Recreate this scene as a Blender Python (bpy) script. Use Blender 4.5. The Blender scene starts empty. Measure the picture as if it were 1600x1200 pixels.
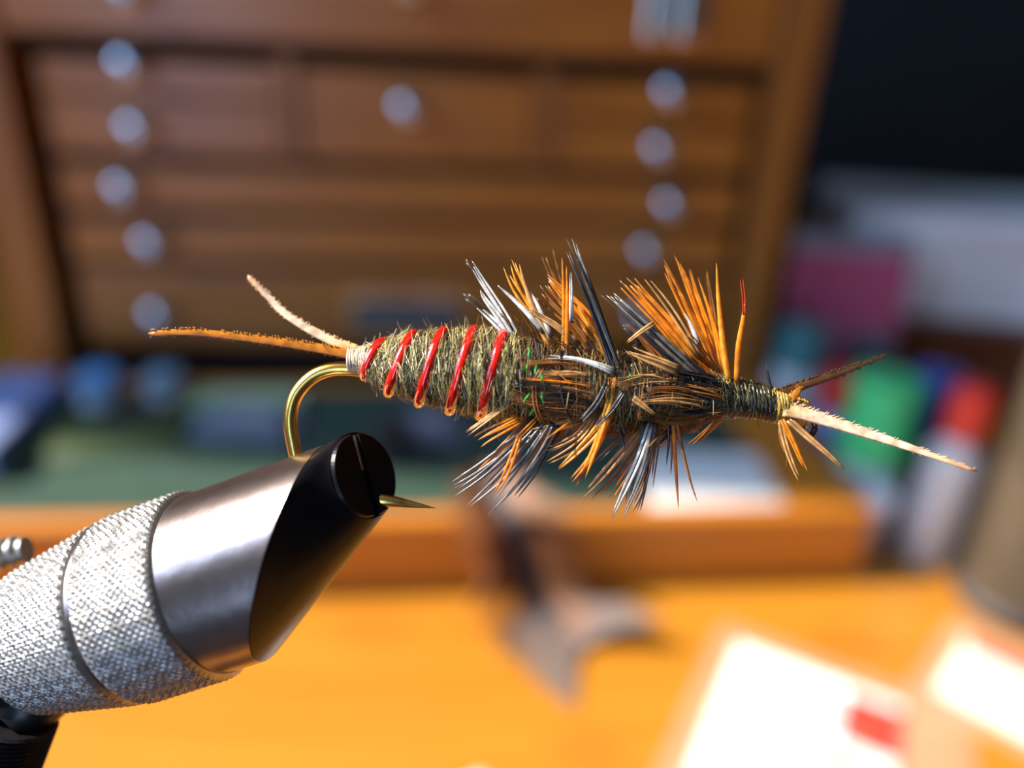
import bpy, bmesh, math, random
from mathutils import Vector, Matrix

# ------------------------------------------------------------------ camera
S = bpy.context.scene
COL = S.collection
T = 0.74                        # height of the desk top above the floor
H = 0.24                        # camera height above the desk
PITCH, ROLL, LENS = 25.9, 3.16, 28.0
FPX = 1600 * LENS / 36.0
D0 = 0.060                      # distance of the fly from the lens
_p, _r = math.radians(PITCH), math.radians(ROLL)
FW = Vector((0, math.cos(_p), -math.sin(_p)))
RT0, UP0 = Vector((1, 0, 0)), Vector((0, math.sin(_p), math.cos(_p)))
RT = RT0 * math.cos(_r) + UP0 * math.sin(_r)
UP = UP0 * math.cos(_r) - RT0 * math.sin(_r)
CAM = Vector((0, 0, T + H))
CAMROT = Matrix((RT, UP, -FW)).transposed()
cd = bpy.data.cameras.new('camera')
cam = bpy.data.objects.new('camera', cd)
COL.objects.link(cam)
cam.matrix_world = Matrix.Translation(CAM) @ CAMROT.to_4x4()
cd.sensor_width, cd.lens = 36.0, LENS
cd.clip_start, cd.clip_end = 0.002, 20
cd.dof.use_dof = True
cd.dof.focus_distance = 0.0582
cd.dof.aperture_fstop = LENS / 3.15
S.camera = cam

# ------------------------------------------------------------------ world, sun, daylight of two invented windows, exposure
W = bpy.data.worlds.new('world')
S.world = W
W.use_nodes = True
W.node_tree.nodes['Background'].inputs[0].default_value = (0.42, 0.60, 1.0, 1)
W.node_tree.nodes['Background'].inputs[1].default_value = 2.0
SUNDIR = Vector((-0.72, 0.03, 0.69)).normalized()      # towards the sun
sl = bpy.data.lights.new('sun', 'SUN')
sl.energy, sl.angle, sl.color = 11.0, math.radians(1.0), (1.0, 0.93, 0.80)
sun = bpy.data.objects.new('sun', sl)
COL.objects.link(sun)
sun.rotation_euler = SUNDIR.to_track_quat('Z', 'Y').to_euler()
sun.location = (-2.0, 1.0, 3.5)
al = bpy.data.lights.new('added_window_light', 'AREA')  # added sky light for an invented, unseen window on the left
al.shape, al.size, al.size_y = 'RECTANGLE', 1.2, 0.90
al.energy, al.color = 22.0, (0.38, 0.62, 1.0)
awin = bpy.data.objects.new('added_window_light', al)
COL.objects.link(awin)
awin.location = (-0.96, -0.05, 1.70)
awin.rotation_euler = Vector((-1, 0, 0)).to_track_quat('Z', 'Y').to_euler()
al2 = bpy.data.lights.new('added_rear_window_light', 'AREA')  # added blue glare source for an invented window behind the camera
al2.shape, al2.size, al2.size_y = 'RECTANGLE', 0.55, 1.8
al2.energy, al2.color = 15.0, (0.36, 0.60, 1.0)
awin2 = bpy.data.objects.new('added_rear_window_light', al2)
COL.objects.link(awin2)
awin2.location = (-0.525, -2.11, 1.30)
awin2.rotation_euler = Vector((0, -1, 0)).to_track_quat('Z', 'Y').to_euler()
V = S.view_settings
V.view_transform, V.look, V.gamma, V.exposure = 'Standard', 'None', 1.0, 0.0
V.use_curve_mapping = False

random.seed(7)
# ------------------------------------------------------------------ materials
def new_mat(name):
    m = bpy.data.materials.new(name)
    m.use_nodes = True
    return m, m.node_tree.nodes, m.node_tree.links, m.node_tree.nodes['Principled BSDF']

def mat(name, color, rough=0.5, metal=0.0, vary=0.12, scale=60.0, bump=0.0, coat=0.0, trans=0.0):
    m, N, L, b = new_mat(name)
    b.inputs['Roughness'].default_value = rough
    b.inputs['Metallic'].default_value = metal
    b.inputs['Coat Weight'].default_value = coat
    b.inputs['Transmission Weight'].default_value = trans
    tc = N.new('ShaderNodeTexCoord'); nz = N.new('ShaderNodeTexNoise'); rp = N.new('ShaderNodeValToRGB')
    nz.inputs['Scale'].default_value = scale
    nz.inputs['Detail'].default_value = 4
    L.new(tc.outputs['Object'], nz.inputs['Vector'])
    L.new(nz.outputs['Fac'], rp.inputs['Fac'])
    rp.color_ramp.elements[0].position, rp.color_ramp.elements[1].position = 0.3, 0.7
    rp.color_ramp.elements[0].color = (*[c * (1 - vary) for c in color], 1)
    rp.color_ramp.elements[1].color = (*[min(1, c * (1 + vary)) for c in color], 1)
    L.new(rp.outputs['Color'], b.inputs['Base Color'])
    if bump:
        bp = N.new('ShaderNodeBump'); bp.inputs['Strength'].default_value = bump
        bp.inputs['Distance'].default_value = 0.0002
        L.new(nz.outputs['Fac'], bp.inputs['Height']); L.new(bp.outputs['Normal'], b.inputs['Normal'])
    return m

def wood(name, c1, c2, rough=0.35, stretch=(2, 30, 30), coat=0.0, knots=()):
    m, N, L, b = new_mat(name)
    b.inputs['Roughness'].default_value = rough
    b.inputs['Coat Weight'].default_value = coat
    b.inputs['Coat Roughness'].default_value = 0.2
    tc = N.new('ShaderNodeTexCoord'); mp = N.new('ShaderNodeMapping'); nz = N.new('ShaderNodeTexNoise')
    rp = N.new('ShaderNodeValToRGB')
    mp.inputs['Scale'].default_value = stretch
    nz.inputs['Scale'].default_value = 3.0; nz.inputs['Detail'].default_value = 6; nz.inputs['Distortion'].default_value = 0.6
    L.new(tc.outputs['Object'], mp.inputs['Vector']); L.new(mp.outputs['Vector'], nz.inputs['Vector'])
    L.new(nz.outputs['Fac'], rp.inputs['Fac'])
    rp.color_ramp.elements[0].position, rp.color_ramp.elements[1].position = 0.32, 0.68
    rp.color_ramp.elements[0].color, rp.color_ramp.elements[1].color = (*c1, 1), (*c2, 1)
    out = rp.outputs['Color']
    for (kx, ky, kr) in knots:                         # pine knots: brown discs in the board
        mk = N.new('ShaderNodeMapping'); mk.vector_type = 'POINT'
        mk.inputs['Location'].default_value = (-kx, -ky, 0)
        L.new(tc.outputs['Object'], mk.inputs['Vector'])
        sc = N.new('ShaderNodeVectorMath'); sc.operation = 'MULTIPLY'
        sc.inputs[1].default_value = (0.6 / kr, 1.0 / kr, 0)
        L.new(mk.outputs['Vector'], sc.inputs[0])
        ln = N.new('ShaderNodeVectorMath'); ln.operation = 'LENGTH'
        L.new(sc.outputs['Vector'], ln.inputs[0])
        mr = N.new('ShaderNodeMapRange'); mr.inputs[1].default_value = 0.5; mr.inputs[2].default_value = 1.2
        mr.inputs[3].default_value = 0.45; mr.inputs[4].default_value = 0.0
        L.new(ln.outputs['Value'], mr.inputs[0])
        mx = N.new('ShaderNodeMix'); mx.data_type = 'RGBA'
        L.new(mr.outputs[0], mx.inputs[0]); L.new(out, mx.inputs[6])
        mx.inputs[7].default_value = (0.42, 0.11, 0.012, 1)
        out = mx.outputs[2]
    L.new(out, b.inputs['Base Color'])
    bp = N.new('ShaderNodeBump'); bp.inputs['Strength'].default_value = 0.08; bp.inputs['Distance'].default_value = 0.0005
    L.new(nz.outputs['Fac'], bp.inputs['Height']); L.new(bp.outputs['Normal'], b.inputs['Normal'])
    return m

def fiber(name, color, glow, rough=0.3, trans=0.45, spec=0.5, vary=0.3, root=None, tip=None):
    """feather barb: glossy skin over a translucent body; root and tip may have their own colour"""
    m, N, L, b = new_mat(name)
    b.inputs['Roughness'].default_value = rough
    b.inputs['Specular IOR Level'].default_value = spec
    tl = N.new('ShaderNodeBsdfTranslucent'); mx = N.new('ShaderNodeMixShader')
    mx.inputs[0].default_value = trans
    tc = N.new('ShaderNodeTexCoord'); nz = N.new('ShaderNodeTexNoise'); mr = N.new('ShaderNodeMapRange')
    nz.inputs['Scale'].default_value = 1500
    L.new(tc.outputs['Object'], nz.inputs['Vector']); L.new(nz.outputs['Fac'], mr.inputs[0])
    mr.inputs[1].default_value, mr.inputs[2].default_value = 0.35, 0.65
    mr.inputs[3].default_value, mr.inputs[4].default_value = 1 - vary, 1 + vary
    at = N.new('ShaderNodeAttribute'); at.attribute_name = 'along'
    def grad(c):
        rp = N.new('ShaderNodeValToRGB'); L.new(at.outputs['Fac'], rp.inputs['Fac'])
        e = rp.color_ramp.elements
        k = (lambda q: q if c is color else tuple(x * y / max(z, 1e-3) for x, y, z in zip(q, glow, color)))
        e[0].position, e[1].position = 0.0, 1.0
        e[0].color = (*(k(root) if root else c), 1); e[1].color = (*(k(tip) if tip else c), 1)
        for pos in (0.30, 0.70):
            n_ = e.new(pos); n_.color = (*c, 1)
        return rp.outputs['Color']
    ml = N.new('ShaderNodeVectorMath'); ml.operation = 'SCALE'
    L.new(grad(color), ml.inputs[0]); L.new(mr.outputs[0], ml.inputs['Scale'])
    L.new(ml.outputs['Vector'], b.inputs['Base Color'])
    L.new(grad(glow), tl.inputs['Color'])
    L.new(b.outputs[0], mx.inputs[1]); L.new(tl.outputs[0], mx.inputs[2])
    L.new(mx.outputs[0], N['Material Output'].inputs['Surface'])
    return m

def film(name, color, fac=0.35, rough=0.12):
    """clear plastic film: mostly see-through, a little glossy"""
    m, N, L, b = new_mat(name)
    b.inputs['Base Color'].default_value = (*color, 1); b.inputs['Roughness'].default_value = rough
    tr = N.new('ShaderNodeBsdfTransparent'); mx = N.new('ShaderNodeMixShader'); mx.inputs[0].default_value = fac
    nz = N.new('ShaderNodeTexNoise'); nz.inputs['Scale'].default_value = 30
    tc = N.new('ShaderNodeTexCoord'); bp = N.new('ShaderNodeBump'); bp.inputs['Strength'].default_value = 0.3
    bp.inputs['Distance'].default_value = 0.001
    L.new(tc.outputs['Object'], nz.inputs['Vector']); L.new(nz.outputs['Fac'], bp.inputs['Height'])
    L.new(bp.outputs['Normal'], b.inputs['Normal'])
    L.new(tr.outputs[0], mx.inputs[1]); L.new(b.outputs[0], mx.inputs[2])
    L.new(mx.outputs[0], N['Material Output'].inputs['Surface'])
    return m

M = {}
M.update(
    pine=wood('pine', (0.40, 0.140, 0.009), (0.50, 0.200, 0.019), 0.32, (1.2, 18, 18), 0.3,
              knots=((-0.053, 0.254, 0.012), (0.150, 0.262, 0.012), (0.035, 0.20, 0.01))),
    chestwood=wood('chest_wood', (0.32, 0.100, 0.011), (0.46, 0.158, 0.018), 0.38, (3, 30, 30), 0.22),
    chestvert=wood('chest_wood_upright', (0.27, 0.090, 0.012), (0.38, 0.135, 0.020), 0.38, (30, 30, 3), 0.22),
    chestdark=mat('chest_inside', (0.035, 0.016, 0.010), 0.7),
    traywood=wood('tray_wood', (0.50, 0.155, 0.010), (0.62, 0.21, 0.016), 0.5, (3, 30, 30), 0.03),
    felt=mat('green_felt', (0.024, 0.054, 0.034), 0.95, vary=0.25, scale=90, bump=0.5),
    nickel=mat('nickel', (0.62, 0.66, 0.72), 0.22, 1.0, vary=0.04),
    brass=mat('aged_nickel_latch', (0.72, 0.66, 0.58), 0.25, 1.0),
    steel=mat('jaw_steel', (0.38, 0.29, 0.26), 0.29, 1.0, vary=0.10, scale=900, bump=0.12),
    black=mat('black_steel', (0.022, 0.020, 0.021), 0.34, 0.3, vary=0.3, scale=700, bump=0.1),
    blackpolish=mat('black_jaw_tip', (0.007, 0.006, 0.007), 0.30, 0.0, vary=0.3, scale=700, bump=0.15),
    knurl=mat('knurled_steel', (0.44, 0.41, 0.38), 0.46, 1.0, vary=0.12, scale=900),
    slot=mat('slot_steel', (0.45, 0.44, 0.38), 0.4, 1.0, vary=0.4, scale=900),
    hook=mat('bronze_hook', (0.84, 0.52, 0.12), 0.27, 1.0, vary=0.15, scale=700),
    orange=fiber('ginger_barb', (0.84, 0.32, 0.018), (1.0, 0.42, 0.02), 0.28, 0.45, 0.7, root=(0.50, 0.20, 0.025), tip=(0.62, 0.24, 0.04)),
    gold=fiber('gold_barb', (0.95, 0.46, 0.04), (1.0, 0.50, 0.04), 0.22, 0.45, 0.9, root=(0.75, 0.30, 0.02), tip=(0.85, 0.42, 0.06)),
    tan=fiber('tan_barb', (0.72, 0.40, 0.14), (0.80, 0.42, 0.13), 0.22, 0.35, 0.8, root=(0.30, 0.15, 0.05), tip=(0.50, 0.24, 0.07)),
    brown=fiber('brown_barb', (0.34, 0.13, 0.03), (0.55, 0.20, 0.035), 0.32, 0.35),
    dark=fiber('black_barb', (0.022, 0.018, 0.017), (0.05, 0.04, 0.04), 0.24, 0.15, 0.9, tip=(0.11, 0.095, 0.085)),
    grey=fiber('slate_barb', (0.19, 0.17, 0.15), (0.25, 0.22, 0.19), 0.18, 0.25, 1.0, root=(0.04, 0.035, 0.035), tip=(0.38, 0.35, 0.32)),
    pale=fiber('silver_barb', (0.95, 0.92, 0.86), (0.6, 0.55, 0.45), 0.16, 0.30, 1.0, root=(0.12, 0.09, 0.07), tip=(0.20, 0.18, 0.17)),  # grizzly barb, its blown highlight put into the white middle
    redtip=fiber('red_tip_barb', (0.6, 0.06, 0.02), (0.7, 0.1, 0.03), 0.3, 0.4),
    biot=fiber('biot', (0.60, 0.22, 0.022), (0.75, 0.32, 0.05), 0.28, 0.35),
    biotpale=fiber('biot_pale', (0.86, 0.60, 0.40), (0.75, 0.42, 0.2), 0.20, 0.25, 1.0, tip=(0.55, 0.26, 0.10), root=(0.75, 0.42, 0.12)),  # pale biot with a gloss highlight painted into its lighter middle
    biotdark=fiber('biot_dark', (0.10, 0.045, 0.018), (0.22, 0.09, 0.02), 0.35, 0.3),
    rib=mat('red_wire', (0.85, 0.014, 0.003), 0.08, 0.0, vary=0.25, scale=900, coat=1.0, trans=0.25),
    core=mat('dubbing_core', (0.030, 0.022, 0.014), 0.8, vary=0.5, scale=1200, bump=1.0),
    thorax=mat('thorax_core', (0.040, 0.028, 0.018), 0.8, vary=0.5, scale=1200, bump=1.0),
    dub1=fiber('olive_gold_fuzz', (0.58, 0.47, 0.17), (0.5, 0.4, 0.15), 0.25, 0.35, 0.9),
    dub2=fiber('dark_olive_fuzz', (0.07, 0.055, 0.028), (0.15, 0.12, 0.05), 0.3, 0.3, 0.7),
    dub3=fiber('pale_fuzz', (0.90, 0.76, 0.44), (0.5, 0.45, 0.3), 0.2, 0.3, 1.0),
    flash=mat('green_flash', (0.10, 0.85, 0.10), 0.12, 0.4, vary=0.3, scale=900, coat=1.0),
    thread=fiber('gold_thread', (0.62, 0.38, 0.06), (0.7, 0.4, 0.05), 0.2, 0.3, 0.9),
    threadpale=fiber('pale_thread', (0.75, 0.62, 0.48), (0.6, 0.5, 0.4), 0.18, 0.3, 1.0),
    threaddark=fiber('dark_thread', (0.05, 0.042, 0.02), (0.07, 0.05, 0.02), 0.25, 0.2, 0.8),
    white=mat('white_paper', (0.86, 0.84, 0.80), 0.6, vary=0.04, scale=40),
    cream=mat('cream_paper', (0.80, 0.76, 0.66), 0.6, vary=0.05, scale=40),
    redprint=mat('red_print', (0.72, 0.05, 0.03), 0.5, vary=0.1),
    greyprint=mat('grey_print', (0.30, 0.30, 0.34), 0.5, vary=0.1),
    maroon=mat('maroon_print', (0.40, 0.06, 0.05), 0.5, vary=0.1),
    clear=film('clear_film', (0.8, 0.75, 0.7), 0.10),
    whitebox=mat('white_carton', (0.95, 0.96, 0.97), 0.45, vary=0.04, scale=20),
    redwood=wood('red_brown_wood', (0.12, 0.032, 0.014), (0.19, 0.055, 0.022), 0.4, (3, 30, 30), 0.1),
    pink=mat('pink_packet', (0.60, 0.10, 0.19), 0.4, vary=0.1, scale=20),
    teal=mat('teal_lid', (0.05, 0.18, 0.19), 0.35, vary=0.1),
    greenb=mat('green_plastic', (0.06, 0.62, 0.19), 0.3, vary=0.08),
    blueb=mat('blue_plastic', (0.015, 0.055, 0.34), 0.3, vary=0.1),
    redb=mat('red_plastic', (0.75, 0.045, 0.025), 0.3, vary=0.08),
    milky=mat('milky_plastic', (0.52, 0.50, 0.49), 0.35, vary=0.05),
    lilac=mat('lilac_plastic', (0.20, 0.25, 0.45), 0.35, vary=0.08),
    ltblue=mat('sky_blue_plastic', (0.14, 0.34, 0.62), 0.35, vary=0.1),
    greyblue=mat('grey_blue_plastic', (0.20, 0.30, 0.40), 0.35, vary=0.1),
    olive=mat('olive_packet', (0.06, 0.09, 0.028), 0.45, vary=0.25, scale=40),
    mint=mat('mint_card', (0.30, 0.48, 0.28), 0.5, vary=0.15, scale=40),
    lilacgrey=mat('grey_lilac_packet', (0.13, 0.145, 0.19), 0.4, vary=0.15, scale=40),
    darkcard=mat('dark_grey_card', (0.10, 0.095, 0.095), 0.5, vary=0.15),
    blackp=mat('black_plastic', (0.018, 0.018, 0.02), 0.4, vary=0.2),
    cupbrown=mat('brown_weave', (0.075, 0.052, 0.030), 0.55, vary=0.35, scale=60, bump=0.4),
    cupdark=mat('dark_weave', (0.05, 0.045, 0.045), 0.55, vary=0.3),
    feather=fiber('brown_feather', (0.34, 0.14, 0.06), (0.36, 0.14, 0.05), 0.5, 0.3),
    feathermid=fiber('dark_feather', (0.045, 0.022, 0.026), (0.06, 0.03, 0.03), 0.5, 0.2),
    feathertip=fiber('grey_brown_feather', (0.24, 0.17, 0.14), (0.25, 0.17, 0.12), 0.5, 0.3),
    wallback=mat('charcoal_wall', (0.010, 0.010, 0.011), 0.9, vary=0.2, scale=8),
    wall=mat('beige_wall', (0.30, 0.24, 0.19), 0.9, vary=0.05, scale=8),
    ceil=mat('ceiling_paint', (0.45, 0.42, 0.38), 0.9, vary=0.03, scale=8),
    floor=wood('floor_boards', (0.16, 0.085, 0.04), (0.24, 0.13, 0.06), 0.45, (1, 12, 12)),
    frame=mat('window_paint', (0.75, 0.74, 0.72), 0.5, vary=0.03),
)

M['blackpolish'].node_tree.nodes['Principled BSDF'].inputs['Specular IOR Level'].default_value = 0.16
# ------------------------------------------------------------------ mesh helpers
def link(name, me, material, parent=None, smooth=False):
    if isinstance(me, bmesh.types.BMesh):
        bm = me; me = bpy.data.meshes.new(name)
        if smooth:                                         # hard edge where a flat end cap meets the round side
            bmesh.ops.split_edges(bm, edges=[e for e in bm.edges if len({len(f.verts) > 4 for f in e.link_faces}) > 1])
        bm.normal_update(); bm.to_mesh(me); bm.free()
    for mm in (material if isinstance(material, (list, tuple)) else [material]):
        me.materials.append(M[mm])
    if smooth:
        me.polygons.foreach_set('use_smooth', [len(p.vertices) <= 4 for p in me.polygons])
    o = bpy.data.objects.new(name, me)
    COL.objects.link(o)
    if parent: o.parent = parent
    return o

def tag(o, label=None, cat=None, group=None, kind=None):
    for k, v in (('label', label), ('category', cat), ('group', group), ('kind', kind)):
        if v: o[k] = v
    return o

def empty(name, loc, rz=0.0, label=None, cat=None, group=None, rot=None):
    o = bpy.data.objects.new(name, None); COL.objects.link(o)
    o.empty_display_size = 0.02
    o.location = loc
    if rot is not None: o.rotation_euler = rot.to_euler()
    else: o.rotation_euler = (0, 0, rz)
    return tag(o, label, cat, group)

def add_box(bm, lo, hi, bevel=0.0):
    r = bmesh.ops.create_cube(bm, size=1.0)
    vs = r['verts']
    for v in vs:
        v.co = Vector([(lo[i] + hi[i]) / 2 + v.co[i] * (hi[i] - lo[i]) for i in range(3)])
    if bevel:
        es = list({e for v in vs for e in v.link_edges})
        bmesh.ops.bevel(bm, geom=es, offset=bevel, segments=2, affect='EDGES', profile=0.6)
    return bm

def box(lo, hi, bevel=0.0):
    return add_box(bmesh.new(), lo, hi, bevel)

def lathe(profile, seg=40, axis_frame=None, bm=None, ripple=None):
    """profile: (radius, height) from bottom to top; closed at both ends"""
    bm = bm or bmesh.new()
    rings = []
    for (r, z) in profile:
        ring = []
        for i in range(seg):
            a = 2 * math.pi * i / seg
            rr = r * (1 + (ripple(a, z) if ripple else 0))
            p = Vector((rr * math.cos(a), rr * math.sin(a), z))
            ring.append(bm.verts.new(axis_frame @ p if axis_frame else p))
        rings.append(ring)
    for A, B in zip(rings, rings[1:]):
        for i in range(seg):
            j = (i + 1) % seg
            bm.faces.new((A[i], A[j], B[j], B[i]))
    bm.faces.new(list(reversed(rings[0]))); bm.faces.new(rings[-1])
    return bm

def catmull(pts, n):
    P = [Vector(p) for p in pts]
    P = [P[0] * 2 - P[1]] + P + [P[-1] * 2 - P[-2]]
    out = []
    segs = len(P) - 3
    for k in range(n + 1):
        t = k / n * segs
        i = min(int(t), segs - 1); u = t - i
        a, b, c, d = P[i:i + 4]
        out.append(0.5 * ((2 * b) + (c - a) * u + (2 * a - 5 * b + 4 * c - d) * u * u + (3 * b - a - 3 * c + d) * u ** 3))
    return out

def add_tube(bm, pts, radii, sides=8, flat=1.0, normal=None, mi=0, smooth=True):
    """tube along pts; flat < 1 squashes it along `normal`"""
    rings = []
    n = len(pts)
    prev = None
    for k in range(n):
        t = (pts[min(k + 1, n - 1)] - pts[max(k - 1, 0)]).normalized()
        up = normal if normal is not None else (prev if prev is not None else Vector((0, 0, 1)))
        side = t.cross(up)
        if side.length < 1e-4: side = t.cross(Vector((0.3, 1, 0.2)))
        side.normalize(); nn = side.cross(t).normalized(); prev = nn
        r = radii[k] if isinstance(radii, (list, tuple)) else radii
        rings.append([bm.verts.new(pts[k] + side * (r * math.cos(2 * math.pi * s / sides)) + nn * (r * flat * math.sin(2 * math.pi * s / sides))) for s in range(sides)])
    for A, B in zip(rings, rings[1:]):
        for s in range(sides):
            q = (s + 1) % sides
            f = bm.faces.new((A[s], A[q], B[q], B[s])); f.material_index = mi; f.smooth = smooth
    f = bm.faces.new(list(reversed(rings[0]))); f.material_index = mi
    f = bm.faces.new(rings[-1]); f.material_index = mi
    return bm

# ------------------------------------------------------------------ the room
def struct(name, bm, m, parent=None):
    return tag(link(name, bm, m, parent), kind='structure')
X0, X1, Y0, Y1, Z1 = -0.85, 1.9, -2.0, 1.05, 2.65
struct('floor', box((X0 - .1, Y0 - .1, -0.1), (X1 + .1, Y1 + .1, 0)), 'floor')
struct('ceiling', box((X0 - .1, Y0 - .1, Z1), (X1 + .1, Y1 + .1, Z1 + .1)), 'ceil')
struct('wall_back', box((X0 - .1, Y1, 0), (X1 + .1, Y1 + .1, Z1)), 'wallback')
FX0, FX1, FZ0, FZ1 = -0.80, -0.25, 0.40, 2.20            # invented tall opening behind the camera, placed to glare on the chest
bm = bmesh.new()
add_box(bm, (X0 - .1, Y0 - .1, 0), (FX0, Y0, Z1)); add_box(bm, (FX1, Y0 - .1, 0), (X1 + .1, Y0, Z1))
add_box(bm, (FX0, Y0 - .1, 0), (FX1, Y0, FZ0)); add_box(bm, (FX0, Y0 - .1, FZ1), (FX1, Y0, Z1))
struct('wall_front', bm, 'wall')
bm = bmesh.new()
for a, b_ in (((FX0, FZ0), (FX1, FZ0 + .05)), ((FX0, FZ1 - .05), (FX1, FZ1)), ((FX0, FZ0), (FX0 + .05, FZ1)), ((FX1 - .05, FZ0), (FX1, FZ1))):
    add_box(bm, (a[0], Y0 - .08, a[1]), (b_[0], Y0 - .02, b_[1]))
struct('added_window_2', bm, 'frame')
struct('wall_right', box((X1, Y0, 0), (X1 + .1, Y1, Z1)), 'wall')
WY0, WY1, WZ0, WZ1 = -0.50, 0.395, 1.10, 2.30             # invented opening in the left wall; far edge placed to end the sun
bm = bmesh.new()
add_box(bm, (X0 - .1, Y0, 0), (X0, WY0, Z1)); add_box(bm, (X0 - .1, WY1, 0), (X0, Y1, Z1))
add_box(bm, (X0 - .1, WY0, 0), (X0, WY1, WZ0)); add_box(bm, (X0 - .1, WY0, WZ1), (X0, WY1, Z1))
struct('wall_left', bm, 'wall')
bm = bmesh.new()
for a, b_ in (((WY0, WZ0), (WY1, WZ0 + .04)), ((WY0, WZ1 - .04), (WY1, WZ1)), ((WY0, WZ0), (WY0 + .04, WZ1)), ((WY1 - .04, WZ0), (WY1, WZ1))):
    add_box(bm, (X0 - .08, a[0], a[1]), (X0 - .02, b_[0], b_[1]))
struct('added_window_1', bm, 'frame')

# ------------------------------------------------------------------ desk
desk = empty('desk', (0, 0, 0), 0, 'honey coloured pine desk under the tool chest and vise', 'desk')
dt = link('desk_top', box((-0.80, -0.02, T - 0.035), (0.95, 1.0, T), 0.004), 'pine', desk)
for sx in (-0.76, 0.86):
    for sy in (0.03, 0.90):
        link('leg', box((sx, sy, 0), (sx + .05, sy + .06, T - 0.035), 0.003), 'pine', desk)
for sy in (0.06, 0.92):
    link('apron', box((-0.71, sy, T - 0.12), (0.86, sy + .02, T - 0.035), 0.002), 'pine', desk)

# ------------------------------------------------------------------ tool chest (local: x along the front, y into the depth, z up)
PSI = math.radians(7.06)
CO = Vector((0, 0.431, T))
def CH(u, off, z=0.0):                                   # off = distance in front of the chest face
    c, s = math.cos(PSI), math.sin(PSI)
    return CO + Vector((u * c + off * s, u * s - off * c, z))
chest = empty('tool_chest', CO, PSI, 'brown wooden tool chest with many small drawers and round metal knobs', 'chest')
CL, CR, CD, CT = -0.276, 0.152, 0.21, 0.300
link('side_panel', box((CL, 0, 0), (CL + .024, CD, CT), .0015), 'chestvert', chest)
link('side_panel', box((CR - .022, 0, 0), (CR, CD, CT), .0015), 'chestvert', chest)
link('back_panel', box((CL + .024, CD - .008, 0), (CR - .022, CD, CT)), 'chestdark', chest)
link('lid', box((CL - .004, -0.004, CT), (CR + .004, CD + .004, CT + .016), .002), 'chestwood', chest)
link('base_board', box((CL + .024, .012, 0), (CR - .022, CD - .008, .036)), 'chestdark', chest)
link('drawer_case', box((CL + .024, .055, .036), (CR - .022, CD - .008, CT)), 'chestdark', chest)
IL, IR = CL + .024, CR - .022
for z in (0.0500, 0.0985, 0.1265, 0.1535, 0.2085, 0.265):
    link('rail', box((IL, .008, z), (IR, .055, z + .0028)), 'chestdark', chest)
for u in (-.1245, .0055):
    link('divider', box((u, .001, .1565), (u + .0085, .055, .2085), .0008), 'chestvert', chest)
link('top_rail', box((IL, .002, .2670), (IR, .055, CT), .001), 'chestwood', chest)
knob_me = None
def knob(parent, u, z, y):
    global knob_me
    if knob_me is None:
        R = Matrix.Rotation(math.pi / 2, 4, 'X')          # lathe axis z -> -y (towards the room)
        b = lathe([(.0045, 0), (.0040, .002), (.0030, .004), (.0034, .006), (.0066, .008), (.0076, .0105), (.0070, .013), (.0045, .0150), (.0012, .0156)], 28, R)
        knob_me = bpy.data.meshes.new('knob'); b.normal_update(); b.to_mesh(knob_me); b.free()
        knob_me.materials.append(M['nickel']); knob_me.polygons.foreach_set('use_smooth', [True] * len(knob_me.polygons))
    k = bpy.data.objects.new('knob', knob_me); COL.objects.link(k); k.parent = parent; k.location = (u, y, z)
def drawer(u0, u1, z0, z1, knobs, front=0.004):
    d = link('drawer', box((u0 + .001, front, z0 + .0008), (u1 - .001, front + .05, z1 - .0008), .0012), 'chestwood', chest)
    for (u, z) in knobs: knob(d, u, z, front)
    return d
drawer(IL + .013, -.1245,   .186, .2040, [(-.1926, .2010)])
drawer(IL + .013, -.1245, .158, .186, [(-.1935, .1713)])
drawer(-.116, .0055, .158, .2040, [(-.0611, .1862)])
drawer(.014, IR - .007, .186, .2040, [(.0733, .1995)])
drawer(.014, IR - .007, .158, .186, [(.0711, .1710)])
drawer(IL + .013, IR - .007, .1295, .1530, [(-.2040, .1418), (.0810, .1417)])
drawer(IL + .013, IR - .007, .1015, .1260, [(-.1949, .1134), (.0715, .1150)])
d5 = drawer(IL + .013, IR - .007, .0530, .0980, [(-.1972, .0736), (.0730, .0760)])
d0 = drawer(IL + .002, IR - .002, .2140, .2640, [(-.1871, .2335), (-.0598, .2425)], 0.0)
# label holder on the bottom drawer and the hasp on the top drawer
hb = bmesh.new()
add_box(hb, (-.0945, .0022, .0635), (-.0315, .0042, .0665)); add_box(hb, (-.0945, .0022, .0835), (-.0315, .0042, .0865))
add_box(hb, (-.0945, .0022, .0665), (-.0915, .0042, .0835)); add_box(hb, (-.0345, .0022, .0665), (-.0315, .0042, .0835))
tag(link('label_holder', hb, 'nickel', d5), 'metal label holder')
link('label_card', box((-.0915, .0032, .0665), (-.0345, .0042, .0835)), 'darkcard', d5)
hb = bmesh.new()
add_box(hb, (.0565, -.004, .2240), (.0700, .0005, .2600), .0018)
add_box(hb, (.0722, -.004, .2240), (.0860, .0005, .2600), .0018)
add_box(hb, (.0570, -.0015, .2300), (.0855, .0005, .2620), .0006)
tag(link('hasp', hb, 'brass', d0), 'pale metal hasp plates')

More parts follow.
